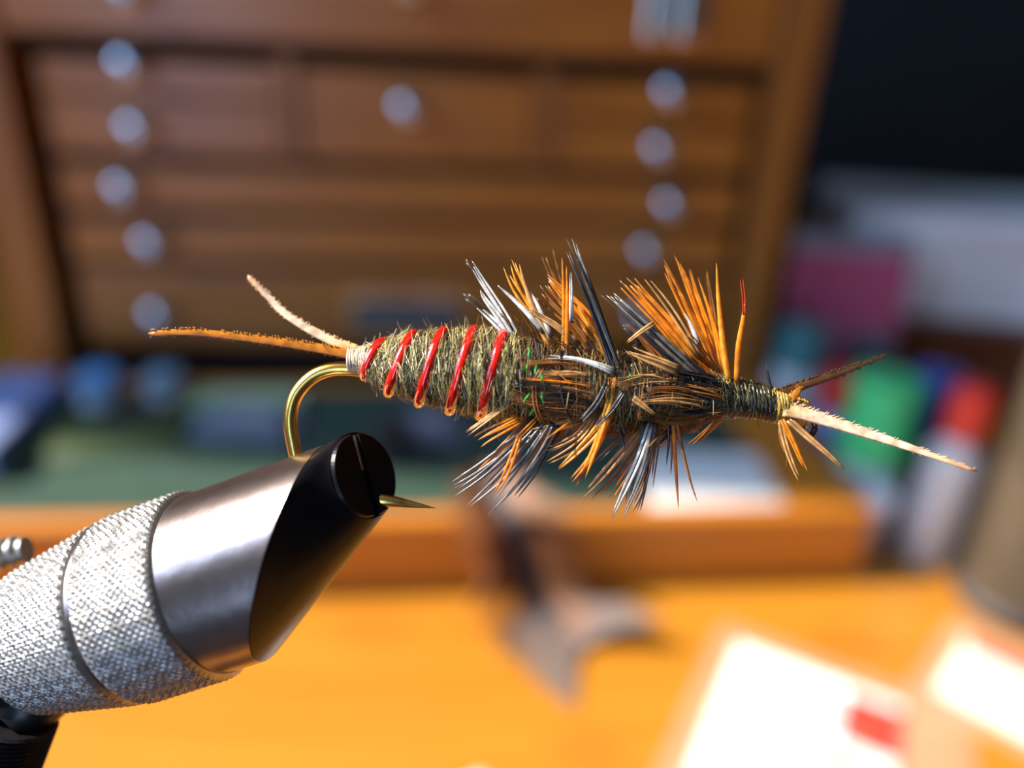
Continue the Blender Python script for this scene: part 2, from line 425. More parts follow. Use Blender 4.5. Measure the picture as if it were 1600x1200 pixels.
# ------------------------------------------------------------------ green felt tray in front of the chest
tray = empty('felt_tray', CO, PSI, 'low wooden tray lined with green felt in front of the chest', 'tray')
TF, TH = -0.146, 0.037
link('front_rail', box((CL, TF, 0), (CR, TF + .009, TH), .0015), 'traywood', tray)
link('back_rail', box((CL, -.014, 0), (CR, -.005, TH - .002), .001), 'traywood', tray)
link('side_rail', box((CL, TF + .009, 0), (CL + .030, -.014, TH - .0005), .001), 'traywood', tray)
link('side_rail', box((CR - .036, TF + .009, 0), (CR, -.014, TH - .0005), .001), 'traywood', tray)
link('felt_lining', box((CL + .030, TF + .009, .006), (CR - .036, -.014, TH - .003)), 'felt', tray)
FZ = TH - .003                                            # felt surface

# ------------------------------------------------------------------ small things on the tray
def card(name, u, off, w, d, th, rz, m, label, cat, z=FZ, extra=None, bevel=.0006, group=None):
    o = link(name, box((-w / 2, -d / 2, 0), (w / 2, d / 2, th), min(bevel, th * .3)), m)
    p = CH(u, off, z); o.location = p; o.rotation_euler = (0, 0, PSI + math.radians(rz))
    tag(o, label, cat, group)
    return o
card('paper_card', .083, .113, .064, .050, .0012, -4, 'white', 'blank white paper card lying on the green felt', 'card')
card('mint_card', -.150, .028, .060, .020, .0030, 2, 'mint', 'pale mint green card strip on the felt beside the chest', 'card')

def packet(name, loc, rz, w, d, th, m, label, cat, cardm=None, cw=.8, cd_=.6, dx=0, dy=0, prints=()):
    """flat zip packet: clear pillow sleeve with an insert card"""
    e = empty(name, loc, rz, label, cat)
    bm = bmesh.new()
    n = 10
    top = [[None] * (n + 1) for _ in range(n + 1)]; bot = [[None] * (n + 1) for _ in range(n + 1)]
    for i in range(n + 1):
        for j in range(n + 1):
            a, b = i / n * 2 - 1, j / n * 2 - 1
            h = th * max(0, (1 - a ** 4) * (1 - b ** 4))
            top[i][j] = bm.verts.new((a * w / 2, b * d / 2, .0008 + h + .0004 * math.sin(7 * a + 5 * b)))
            bot[i][j] = bm.verts.new((a * w / 2, b * d / 2, 0.0001))
    for i in range(n):
        for j in range(n):
            bm.faces.new((top[i][j], top[i + 1][j], top[i + 1][j + 1], top[i][j + 1]))
            bm.faces.new((bot[i][j], bot[i][j + 1], bot[i + 1][j + 1], bot[i + 1][j]))
    for i in range(n):
        bm.faces.new((bot[i][0], bot[i + 1][0], top[i + 1][0], top[i][0])); bm.faces.new((top[i][n], top[i + 1][n], bot[i + 1][n], bot[i][n]))
        bm.faces.new((top[0][i], top[0][i + 1], bot[0][i + 1], bot[0][i])); bm.faces.new((bot[n][i], bot[n][i + 1], top[n][i + 1], top[n][i]))
    link('sleeve', bm, m, e, True)
    if cardm:
        c = link('insert_card', box((dx - w * cw / 2, dy - d * cd_ / 2, .0010 + (th if m != 'clear' else 0)), (dx + w * cw / 2, dy + d * cd_ / 2, .0022 + (th if m != 'clear' else 0)), .0003), cardm, e)
        z1 = .0022 + (th if m != 'clear' else 0)
        for (x0, y0, x1, y1, mm) in prints:
            link('printed_patch', box((x0, y0, z1), (x1, y1, z1 + .0003)), mm, c)
    return e
packet('bait_packet', CH(-.212, .060, FZ), PSI + .2, .080, .060, .004, 'olive', 'olive green packet lying on the felt behind the vise', 'packet', 'blackp', .35, .3, .012, .004)
packet('bead_packet', CH(-.142, .052, FZ), PSI - .15, .056, .040, .004, 'lilacgrey', 'grey lilac packet lying flat on the green felt', 'packet', 'greyprint', .5, .4)
packet('hair_packet', CH(-.052, .060, FZ), PSI + .1, .042, .036, .004, 'lilacgrey', 'small grey packet on the felt behind the hook bend', 'packet', 'greyprint', .5, .4)

def jar(name, loc, r, h, bodym, lidm, label, lidh=.3, seg=32, group=None, cat='jar'):
    e = empty(name, loc, 0, label, cat, group)
    hb_ = h * (1 - lidh)
    link('body', lathe([(r * .9, 0), (r, r * .12), (r, hb_ - r * .25), (r * .86, hb_ - r * .05), (r * .84, hb_ + .0005)], seg), bodym, e, True)
    rib_ = lambda a, z: 0.012 * (1 if math.sin(a * 14) > 0 else -1)
    link('lid', lathe([(r * .93, hb_), (r * .95, hb_ + h * lidh * .15), (r * .95, h - r * .10), (r * .86, h - r * .02), (r * .3, h)], 56, None, None, rib_), lidm, e)
    return e
jar('bead_jar', CH(-.222, .034, FZ), .011, .020, 'milky', 'ltblue', 'small jar with a sky blue lid on the tray', .55)
jar('bead_jar', CH(-.192, .026, FZ), .010, .016, 'milky', 'greyblue', 'small jar with a grey blue lid on the tray', .55)
sp = empty('thread_spool', CH(-.068, .088, FZ), 0, 'black thread spool standing on the felt beside the vise tip', 'spool')
link('lower_flange', lathe([(.0105, 0), (.011, .0005), (.011, .0018), (.0105, .0023)], 32), 'blackp', sp, True)
link('thread_winding', lathe([(.0075, .0023), (.0082, .006), (.0082, .012), (.0075, .0157)], 32), 'blackp', sp, True)
link('upper_flange', lathe([(.0105, .0157), (.011, .0162), (.011, .0175), (.0105, .018), (.003, .018)], 32), 'blackp', sp, True)

# ------------------------------------------------------------------ feather draped over the tray front
def feather():
    e = empty('hackle_feather', CH(-.016, .160, 0), PSI, 'brown feather with a dark centre draped over the front of the tray', 'feather')
    spine = [Vector(p) for p in ((-.010, .060, .0400), (-.007, .034, .0400), (-.003, .014, .0405), (.002, .0075, .0320), (.006, .0015, .018), (.012, -.006, .0060), (.020, -.016, .0030), (.028, -.026, .0024))]
    sp_ = catmull(spine, 40)
    bm = bmesh.new()
    add_tube(bm, sp_, [.0009 * (1 - .6 * k / 40) for k in range(41)], 6)
    link('quill', bm, 'feathermid', e)
    rnd = random.Random(3)
    for part, m, lo, hi, w in (('dark_web', 'feathermid', .10, .85, .0060), ('vane', 'feather', .05, .92, .026), ('tip_vane', 'feathertip', .66, 1.0, .028)):
        for side in (-1, 1):
            bm = bmesh.new()
            N = 90
            for q in range(N):
                t = lo + (hi - lo) * q / N + rnd.uniform(-.004, .004)
                k = min(39, max(0, int(t * 40))); p = sp_[k].lerp(sp_[k + 1], t * 40 - k) if t < 1 else sp_[40].copy()
                tg = (sp_[min(k + 2, 40)] - sp_[max(k - 1, 0)]).normalized()
                sd = tg.cross(Vector((0, -.6, .8))).normalized()
                nn = sd.cross(tg).normalized()
                L_ = w * rnd.uniform(.75, 1.05) * (1 if part != 'vane' else (.6 + .5 * math.sin(math.pi * min(1, t * 1.1))))
                p3 = p + sd * side * L_ + tg * L_ * .75 + nn * .002
                p2 = p + sd * side * L_ * .55 + tg * L_ * .3 + nn * .0018
                p3.z = max(p3.z, .0012); p2.z = max(p2.z, .0012)
                if p3.y < .0145 and p3.z < .037 and p3.y > -.002: p3.y = min(p3.y, .0135)
                add_tube(bm, [p + nn * .0004, p2, p3], [.00055, .0006, .0002], 3, smooth=False)
            link(part, bm, m, e)
    return e
feather()

# ------------------------------------------------------------------ packets on the desk
def desk_pt(x, y, z=0.0): return Vector((x, y, T + z))
packet('hook_packet', desk_pt(.120, .205), math.radians(-27), .100, .094, .0015, 'clear',
       'clear plastic packet with a white card and red print on the desk', 'packet', 'white', .64, .78, -.008, -.001,
       prints=((.004, .006, .0235, .031, 'redprint'), (-.012, .014, .004, .019, 'greyprint'), (-.002, -.008, .014, -.001, 'maroon'), (-.030, -.020, -.010, -.016, 'greyprint')))
packet('leader_packet', desk_pt(.224, .222), math.radians(-42), .110, .062, .0015, 'clear',
       'clear packet with a cream card and maroon corner on the desk', 'packet', 'cream', .84, .70, 0, -.002,
       prints=((-.045, .0105, -.014, .0190, 'maroon'),))
o = link('paper_slip', box((-.012, -.02, 0), (.012, .02, .0008), .0002), 'white')
o.location = desk_pt(-.004, .163); o.rotation_euler = (0, 0, .5)
tag(o, 'small white paper slip on the sunlit desk below the fly', 'paper')

# ------------------------------------------------------------------ bottles right of the tray
def bottle(name, x, y, r, h, bodym, capm, label, capfrac=.25, labelm=None, neck=.55):
    e = empty(name, desk_pt(x, y), 0, label, 'bottle')
    hb_ = h * (1 - capfrac)
    link('body', lathe([(r * .88, 0), (r, r * .14), (r, hb_ * .80), (r * .93, hb_ * .88), (r * neck, hb_ * .97), (r * neck, hb_ + .001)], 36), bodym, e, True)
    rib_ = lambda a, z: 0.014 * (1 if math.sin(a * 12) > 0 else -1)
    cr = r * (neck + .22)
    link('cap', lathe([(cr, hb_), (cr, h - r * .2), (cr * .92, h - r * .04), (cr * .4, h)], 48, None, None, rib_), capm, e)
    if labelm:
        link('label_band', lathe([(r * .99, hb_ * .22), (r * 1.012, hb_ * .225), (r * 1.012, hb_ * .48), (r * .99, hb_ * .485)], 36), labelm, e, True)
    return e
bottle('dubbing_bottle', .190, .365, .0170, .078, 'greenb', 'greenb', 'round green plastic bottle with a pale label band', .12, 'milky', .80)
bottle('dye_bottle', .236, .402, .0145, .066, 'blackp', 'blueb', 'black bottle with a big dark blue cap', .52, None, .80)
bottle('cement_bottle', .209, .326, .0125, .094, 'milky', 'redb', 'tall milky white bottle with a red cap', .27, None, .50)
bottle('glue_bottle', .188, .412, .0135, .058, 'lilac', 'redb', 'lilac blue bottle with a bright red cap by the tray', .36, None, .60)
bottle('clear_vial', .187, .338, .0075, .028, 'milky', 'whitebox', 'small pale vial standing in front of the green bottle', .30, None, .80)
jar('powder_jar', desk_pt(.174, .447), .0155, .073, 'milky', 'teal', 'white jar with a dark teal lid beside the chest', .36)
# woven cup at the right
cup = empty('woven_cup', desk_pt(.238, .293), 0, 'brown ribbed woven cup with dark rims at the desk side', 'cup')
prof = [(.0235, 0), (.0245, .003)]
for k in range(19):
    z = .008 + k * .0062
    prof += [(.0243 + .0001 * k, z), (.0258 + .0001 * k, z + .0031)]
prof += [(.0255, .127)]
link('weave', lathe(prof, 48), 'cupbrown', cup, True)
link('bottom_rim', lathe([(.024, 0), (.0268, .001), (.0272, .005), (.0262, .008), (.024, .0085)], 48), 'cupdark', cup, True)
link('top_rim', lathe([(.0258, .123), (.0280, .125), (.0284, .130), (.0272, .133), (.022, .133)], 48), 'cupdark', cup, True)

# wooden box with a white carton on it, pink packet leaning
wb = empty('wooden_box', desk_pt(.37, .575), math.radians(-4), 'dark red brown wooden box under the white carton', 'box')
link('body', box((-.165, -.085, 0), (.165, .085, .048), .0015), 'redwood', wb)
link('lid', box((-.168, -.088, .048), (.168, .088, .060), .002), 'redwood', wb)
link('catch', box((-.012, -.091, .040), (.012, -.085, .056), .001), 'nickel', wb)
wc = empty('white_carton', desk_pt(.345, .552, .060), math.radians(-5), 'white carton with a loose lid on top of the wooden box', 'carton')
link('body', box((-.125, -.050, 0), (.125, .050, .050), .002), 'whitebox', wc)
link('lid', box((-.128, -.053, .050), (.128, .053, .070), .003), 'whitebox', wc)
pk = empty('pink_packet', desk_pt(.208, .474), math.radians(2), 'mauve pink packet leaning against the white carton', 'packet')
pm = Matrix.Rotation(math.radians(-7), 4, 'X')
b2 = box((-.038, -.003, 0), (.038, .003, .108), .002)
bmesh.ops.transform(b2, matrix=pm, verts=b2.verts); link('pouch', b2, 'pink', pk)
b2 = box((-.038, -.002, .108), (.038, .002, .120), .0008)
bmesh.ops.transform(b2, matrix=pm, verts=b2.verts); link('hanging_header', b2, 'greyprint', pk)
b2 = box((.004, -.0042, .010), (.036, -.0030, .060), .0003)
bmesh.ops.transform(b2, matrix=pm, verts=b2.verts); link('label_patch', b2, 'lilacgrey', pk)
# blue box on the left edge of the tray
bb = empty('fly_box', CH(-.258, .066, TH - .0005), PSI, 'small blue plastic fly box lying on the tray edge', 'box')
link('body', box((-.016, -.040, 0), (.016, .040, .009), .002), 'ltblue', bb)
link('lid', box((-.0162, -.0402, .009), (.0162, .0402, .014), .002), 'lilac', bb)

# ------------------------------------------------------------------ the close-up frame: x right, y up, z towards the lens, origin D0 in front of the lens
CU = CAM + FW * D0
U = D0 / FPX                                              # size of one photo pixel at the fly
def P(px, py, dz=0.0):
    """point seen at (px, py), dz photo pixels nearer than the fly's plane"""
    dep = D0 - dz * U
    return Vector(((px - 800) / FPX * dep, -(py - 600) / FPX * dep, dz * U))
VEMPTY = CAMROT.to_quaternion()

# ------------------------------------------------------------------ vise
foot = Vector((-0.052, 0.062, T))
vise = empty('fly_tying_vise', foot, 0, 'steel rotary vise with knurled collet holding the fly', 'vise')
TOV = Matrix.Translation(-foot) @ Matrix.Translation(CU) @ CAMROT.to_4x4()      # close-up frame -> vise frame
def vlink(name, bm, m, smooth=False):
    bmesh.ops.transform(bm, matrix=TOV, verts=bm.verts)
    return link(name, bm, m, vise, smooth)
AX = Vector((0.94, 0.335, 0.14)).normalized()             # collet axis
NEAR = (Vector((0, 0, 1)) - AX * AX.z).normalized()
UPV = NEAR.cross(AX).normalized()
if UPV.y < 0: UPV = -UPV
AC = P(466, 862, 4)                                       # axis point at the jaw shoulder
R1 = 143 * U
def vring(bm, s, r, n=96, slant=0.0, kn=None):
    out = []
    for i in range(n):
        a = 2 * math.pi * i / n
        rr = r + (kn(a, s) if kn else 0)
        out.append(bm.verts.new(AC + AX * (s + slant * math.cos(a)) + UPV * (rr * math.cos(a)) + NEAR * (rr * math.sin(a))))
    return out
def skin(bm, A, B):
    n = len(A)
    for i in range(n):
        j = (i + 1) % n
        bm.faces.new((A[i], A[j], B[j], B[i]))
# smooth steel sleeve
bm = bmesh.new()
rs = [vring(bm, -300 * U, R1), vring(bm, -160 * U, R1), vring(bm, -110 * U, R1, slant=20 * U), vring(bm, 0, R1, slant=100 * U)]
for A, B in zip(rs, rs[1:]): skin(bm, A, B)
bm.faces.new(rs[-1]); bm.faces.new(list(reversed(rs[0])))
sl_ = vlink('jaw_sleeve', bm, 'steel', True)
# black jaw tip: from the slanted shoulder to a small tilted face
TC = P(566, 743, 26)
TN = (AX * math.cos(math.radians(26)) + Vector((0, 0, 1)) * math.sin(math.radians(26))).normalized()
TUP = (UPV - TN * UPV.dot(TN)).normalized(); TNE = TUP.cross(TN)
if TNE.z < 0: TNE = -TNE
RT_ = 70 * U
bm = bmesh.new()
rings = []
for k in range(8):
    t = k / 7
    ring = []
    for i in range(96):
        a = 2 * math.pi * i / 96
        p0 = AC + AX * (1.5 * U + 100 * U * math.cos(a)) + (UPV * math.cos(a) + NEAR * math.sin(a)) * (R1 * .998)
        p1 = TC + (TUP * math.cos(a) + TNE * math.sin(a)) * RT_
        ring.append(bm.verts.new(p0.lerp(p1, t)))
    rings.append(ring)
for A, B in zip(rings, rings[1:]): skin(bm, A, B)
lip = [bm.verts.new(TC + TN * (3 * U) + (TUP * math.cos(2 * math.pi * i / 96) + TNE * math.sin(2 * math.pi * i / 96)) * (RT_ * .96)) for i in range(96)]
skin(bm, rings[-1], lip)
bm.faces.new(lip); bm.faces.new(list(reversed(rings[0])))
jt = vlink('jaw_tip', bm, 'blackpolish', True)
# the two jaw cheeks on the tip face with the slot between them
SD = (TUP * math.cos(math.radians(6)) - TNE * math.sin(math.radians(6))).normalized()
SP_ = SD.cross(TN).normalized()
for sg in (-1, 1):
    bm = bmesh.new()
    lo_, hi_ = [], []
    for i in range(33):
        a = math.pi * i / 32
        q = TC + SD * (RT_ * .93 * math.cos(a)) + SP_ * (sg * (7 * U + (RT_ * .93 - 7 * U) * math.sin(a)))
        lo_.append(bm.verts.new(q + TN * (2.5 * U))); hi_.append(bm.verts.new(q + TN * (9 * U) - (q - TC) * .04))
    skin(bm, lo_, hi_); bm.faces.new(hi_); bm.faces.new(list(reversed(lo_)))
    o_ = vlink('jaw_cheek', bm, 'blackpolish')
bm = bmesh.new()
add_tube(bm, [TC + SD * (RT_ * .90) + TN * (3.2 * U), TC + SD * (RT_ * .10) + TN * (3.2 * U)], 7 * U, 6, .25, TN)
vlink('slot_floor', bm, 'slot')
# knurled collar in front of the groove, knurled barrel behind it
def knurl_sleeve(name, s0, s1, r0, r1, rows, pitch=12, amp=3.4, chamf=10, slant1=0.0):
    bm = bmesh.new()
    n = 288
    cells = round(2 * math.pi * r0 / U / (pitch * 1.0) / 2) * 2
    def hgt(a, s):
        u_ = a / (2 * math.pi) * cells; v_ = s / U / pitch
        p, q = (u_ + v_) % 1, (u_ - v_) % 1
        return amp * U * (min(min(p, 1 - p), min(q, 1 - q)) * 2 - .4)
    rr = []
    for k in range(rows + 1):
        t = k / rows
        s = s0 + (s1 - s0) * t
        r = r0 + (r1 - r0) * t
        edge = min(t, 1 - t) * abs(s1 - s0) / U
        fade = min(1, edge / chamf)
        rr.append(vring(bm, s, r - (1 - fade) ** 2 * 8 * U, n, slant1 * t, (lambda a, s_, f=fade: hgt(a, s_) * f)))
    for A, B in zip(rr, rr[1:]): skin(bm, A, B)
    bm.faces.new(rr[-1]); bm.faces.new(list(reversed(rr[0])))
    for f in bm.faces: f.smooth = False
    return vlink(name, bm, 'knurl')
knurl_sleeve('knurled_collar', -292 * U, -152 * U, 152 * U, 152 * U, 44)
bm = bmesh.new()
rs = [vring(bm, -306 * U, 141 * U), vring(bm, -288 * U, 141 * U)]
skin(bm, *rs); bm.faces.new(rs[-1]); bm.faces.new(list(reversed(rs[0])))
vlink('groove_ring', bm, 'black', True)
knurl_sleeve('knurled_barrel', -480 * U, -300 * U, 118 * U, 150 * U, 54)
bm = bmesh.new()
rs = [vring(bm, -900 * U, 95 * U), vring(bm, -500 * U, 98 * U), vring(bm, -475 * U, 116 * U)]
for A, B in zip(rs, rs[1:]): skin(bm, A, B)
bm.faces.new(rs[-1]); bm.faces.new(list(reversed(rs[0])))
vlink('shaft', bm, 'black', True)
# threaded adjusting screw behind the barrel
bm = bmesh.new()
sc0, sc1 = P(-160, 905, -150), P(42, 858, -170)
NR = 60
pts = [sc0.lerp(sc1, k / NR) for k in range(NR + 1)]
add_tube(bm, pts, [(26 + 4 * math.cos(k * 2 * math.pi / 5)) * U * (1 if k < NR - 1 else .8) for k in range(NR + 1)], 24)
vlink('threaded_screw', bm, 'knurl')
bm = bmesh.new()
add_tube(bm, [sc0.lerp(sc1, .12), sc0.lerp(sc1, .12) * .5 + (AC + AX * (-640 * U)) * .5, AC + AX * (-640 * U)], 30 * U, 20)
vlink('screw_lug', bm, 'black')
# stem: ridged dark grip below the barrel, post down to the pedestal (world-vertical, vise frame)
def tov(p): return TOV @ p
bm = bmesh.new()
g0, g1 = P(20, 1120, -40), P(-60, 1330, -40)
NR = 64
pts = [tov(g0.lerp(g1, k / NR)) for k in range(NR + 1)]
add_tube(bm, pts, [(66 + (4 if k % 2 else -1)) * U for k in range(NR + 1)], 40, smooth=False)
link('ridged_grip', bm, 'black', vise)
pend = pts[-1]
bm = bmesh.new()
sh_end = tov(AC + AX * (-520 * U))
add_tube(bm, [pts[3], tov(AC + AX * (-440 * U)) - Vector((0, 0, 0.004))], 50 * U, 24)
link('neck', bm, 'black', vise)
bm = bmesh.new()
add_tube(bm, [pend, Vector((pend.x * .3, pend.y * .3, pend.z * .75)), Vector((0, 0, pend.z * .5)), Vector((0, 0, .010))], .0045, 24)
link('post', bm, 'steel', vise, True)
bm = lathe([(.034, 0), (.036, .001), (.036, .009), (.034, .011), (.009, .012), (.0075, .022), (.005, .023)], 64)
link('pedestal_base', bm, 'black', vise, True)

# ------------------------------------------------------------------ the fly
fly = empty('fishing_fly', CU, 0, 'tied stonefly nymph with red ribbed body and orange and black hackle', 'fly', rot=CAMROT)
rnd = random.Random(11)
BODY = [(556, 563, 18), (575, 567, 24), (600, 570, 35), (650, 573, 50), (700, 578, 59), (750, 582, 64), (800, 587, 65), (850, 595, 63), (900, 604, 63), (950, 611, 62),
        (1000, 614, 56), (1050, 614, 48), (1100, 615, 39), (1140, 619, 30), (1180, 626, 26), (1215, 635, 24), (1245, 642, 21), (1262, 647, 17)]
def rib_angle(x): return math.pi * .72 - 2 * math.pi * (x - 575) / 47.5
def body_at(x):
    for a, b in zip(BODY, BODY[1:]):
        if x <= b[0]:
            t = max(0, (x - a[0]) / (b[0] - a[0])); return a[1] + (b[1] - a[1]) * t, a[2] + (b[2] - a[2]) * t
    return BODY[-1][1:]
def bpoint(x, ang, k=1.0, add=0.0):
    """point on the body: ang 0 = top of the body, 90 = towards the lens"""
    cy, r = body_at(x)
    r = r * k
    if x < 812:                                            # the dubbing bulges between the turns of the rib
        dl = ((ang - rib_angle(x - 9 * math.cos(ang))) / (2 * math.pi) + .5) % 1 - .5
        r *= 1.03 - .14 * math.exp(-(dl / .14) ** 2)
    r += add
    return Vector(((x - 800) * U, -(cy - 600 - r * math.cos(ang)) * U, r * math.sin(ang) * U))
def core(name, x0, x1, k, m, n=60, lump=.05):
    bm = bmesh.new(); prev = None
    for i in range(n + 1):
        x = x0 + (x1 - x0) * i / n
        e = k if 0 < i < n else k * .6
        ring = [bm.verts.new(bpoint(x, 2 * math.pi * j / 40, e * (1 + lump * math.sin(j * 1.9 + i * 1.3) + lump * rnd.uniform(-.5, .5)))) for j in range(40)]
        if prev: skin(bm, prev, ring)
        else: bm.faces.new(list(reversed(ring)))
        prev = ring
    bm.faces.new(prev)
    return link(name, bm, m, fly, True)
core('abdomen', 560, 815, .95, 'core')
core('thorax', 805, 1150, .90, 'thorax')
core('head', 1140, 1225, .95, 'thorax', 30)

# hook: gold wire with bend and barbed point, eye at the other end
hp = [P(1262, 650), P(1000, 622), P(760, 598), P(600, 584), P(556, 577), P(518, 577), P(487, 590), P(463, 617), P(454, 652), P(458, 690), P(470, 730), P(505, 765), P(548, 778, 6), P(600, 782, 14), P(640, 788, 14), P(680, 794, 14)]
pts = catmull(hp, 120)
rad = []
for k in range(121):
    t = k / 120
    rad.append((11 if t < .86 else max(.6, 11 * (1 - (t - .86) / .14) ** .8)) * U)
bm = bmesh.new(); add_tube(bm, pts, rad, 14)
link('hook', bm, 'hook', fly)
bm = bmesh.new()
ec = P(1263, 668)
add_tube(bm, [ec + Vector((math.cos(a) * 10 * U, math.sin(a) * 13 * U, 0)) for a in [2 * math.pi * i / 24 for i in range(25)]], 5 * U, 10)
link('hook_eye', bm, 'threaddark', fly)

# red wire rib
bm = bmesh.new(); pts = []
x0, x1, pitch = 566, 800, 47.5
n = 260
for k in range(n + 1):
    x = x0 + (x1 - x0) * k / n
    ang = rib_angle(x)
    pts.append(bpoint(x, ang, 1.0, 1.5) + Vector((9 * math.cos(ang) * U * min(1, (x - x0) / 30), 0, 0)))
add_tube(bm, pts, [9.6 * U * min(1, .6 + k / 60) for k in range(n + 1)], 12)
link('rib', bm, 'rib', fly)

# fuzz (dubbing) wound around the body: nobody could count it
def fuzz(name, x0, x1, count, mats, lo=.96, hi=1.12, arc=(.35, 1.1), drift=10, width=(.35, .85), stray=.06, seed=1):
    r_ = random.Random(seed)
    V_, F_, MI = [], [], []
    for _ in range(count):
        x = r_.uniform(x0, x1); a = r_.uniform(0, 2 * math.pi); da = r_.choice((-1, 1)) * r_.uniform(*arc)
        dx = r_.gauss(0, drift); k0 = r_.uniform(lo, hi); k1 = k0 + r_.uniform(-.05, .10)
        if r_.random() < stray: k1 += r_.uniform(.1, .45)
        w = r_.uniform(*width) * U; mi = r_.choices(range(len(mats)), [mm[1] for mm in mats])[0]
        base = len(V_)
        for s in range(4):
            t = s / 3
            p = bpoint(min(max(x + dx * t, 556), 1250), a + da * t, k0 + (k1 - k0) * t * t + .03 * math.sin(t * 9 + a))
            ww = w * (1 - .7 * t)
            ax_ = Vector((1, .2 * math.sin(a * 7), .3 * math.cos(a * 5)))
            V_ += [p - ax_ * ww, p + ax_ * ww]
        for s in range(3):
            b0 = base + 2 * s
            F_.append((b0, b0 + 1, b0 + 3, b0 + 2)); MI.append(mi)
    me = bpy.data.meshes.new(name); me.from_pydata(V_, [], F_); me.update()
    o = link(name, me, [mm[0] for mm in mats], fly)
    me.polygons.foreach_set('material_index', MI)
    return tag(o, kind='stuff')
fuzz('dubbing_fuzz', 572, 812, 5200, (('dub1', 5), ('dub2', 6), ('dub3', 2)), seed=2)
fuzz('thorax_fuzz', 805, 1150, 5200, (('dub1', 2), ('dub2', 5), ('brown', 2), ('dark', 2)), .92, 1.10, seed=3)
fuzz('head_fuzz', 1120, 1235, 1400, (('dub1', 2), ('dub2', 4), ('threaddark', 4)), .95, 1.2, (.3, .9), 6, (.4, .9), .10, 4)
fuzz('tail_fuzz', 548, 582, 260, (('dub3', 3), ('dub1', 1), ('threadpale', 3)), 1.0, 1.25, (.3, 1.2), 8, (.4, 1.2), .15, 5)
fuzz('thorax_strands', 815, 1120, 620, (('brown', 5), ('orange', 2), ('dark', 4), ('tan', 1)), .98, 1.10, (.05, .5), 42, (.6, 1.3), .05, 6)
# thread wraps at the tail and at the head
def wraps(name, x0, x1, turns, m, k=1.02, w=3.0):
    bm = bmesh.new(); n = turns * 16
    add_tube(bm, [bpoint(x0 + (x1 - x0) * i / n, 2 * math.pi * turns * i / n, k, rnd.uniform(-.6, 1.2)) for i in range(n + 1)], w * U, 6)
    return link(name, bm, m, fly)
wraps('tail_wrap', 546, 576, 8, 'threadpale', 1.05, 2.4)
wraps('head_wrap', 1208, 1262, 12, 'thread', 1.06, 2.8)
wraps('collar_wrap', 1145, 1200, 9, 'threaddark', 1.05, 2.8)

# feather barbs
def barbs(name, path, w0, w1, m, n=3, fan=1.0, seg=10, jitter=1.0, flat=.5, tipw=.34, dzspread=3.0, taper=0.0):
    """a clump of n barbs along a pixel path root -> tip; w0/w1 clump width at root / tip"""
    bm = bmesh.new()
    pts = [Vector(q) if len(q) == 3 else Vector((q[0], q[1], 0)) for q in path]
    cen = catmull(pts, seg)
    for b in range(n):
        f = (b / (n - 1) * 2 - 1) if n > 1 else 0
        tl = 1.0 - (rnd.uniform(0, .14) * jitter if n > 1 else 0)
        zz = rnd.uniform(-dzspread, dzspread)
        wv = rnd.uniform(-.35, .35)
        bow = rnd.uniform(-.022, .022) * (pts[-1] - pts[0]).length * min(1, jitter) * (1 if n > 1 else 0)
        P_, R_ = [], []
        bw0 = max(1.0, w0 / n * 1.0); bw1 = max(.35, w1 / n * tipw)
        for k in range(seg + 1):
            t = k / seg * tl
            i = min(seg - 1, int(t * seg)); c = cen[i].lerp(cen[i + 1], t * seg - i)
            tg = (cen[min(i + 2, seg)] - cen[max(i - 1, 0)]); tg.z = 0; tg.normalize()
            pr = Vector((-tg.y, tg.x, 0))
            half = (w0 + (w1 * fan - w0) * t) / 2 * (1 - 1 / n if n > 1 else 0)
            q = c + pr * (half * f + wv * w1 * t * t * jitter + bow * math.sin(math.pi * t))
            P_.append(P(q.x, q.y, q.z + zz * (.4 + t)))
            s = bw0 + (bw1 - bw0) * t ** 2.2
            if taper: s *= min(1, .15 + t / taper)
            if k == seg: s = .22
            R_.append(s * U * .5)
        add_tube(bm, P_, R_, 6, flat, Vector((0, .25, 1)).normalized())
    o = link(name, bm, m, fly)
    at = o.data.attributes.new('along', 'FLOAT', 'POINT')
    at.data.foreach_set('value', [k / seg for _b in range(n) for k in range(seg + 1) for _s in range(6)])
    return o

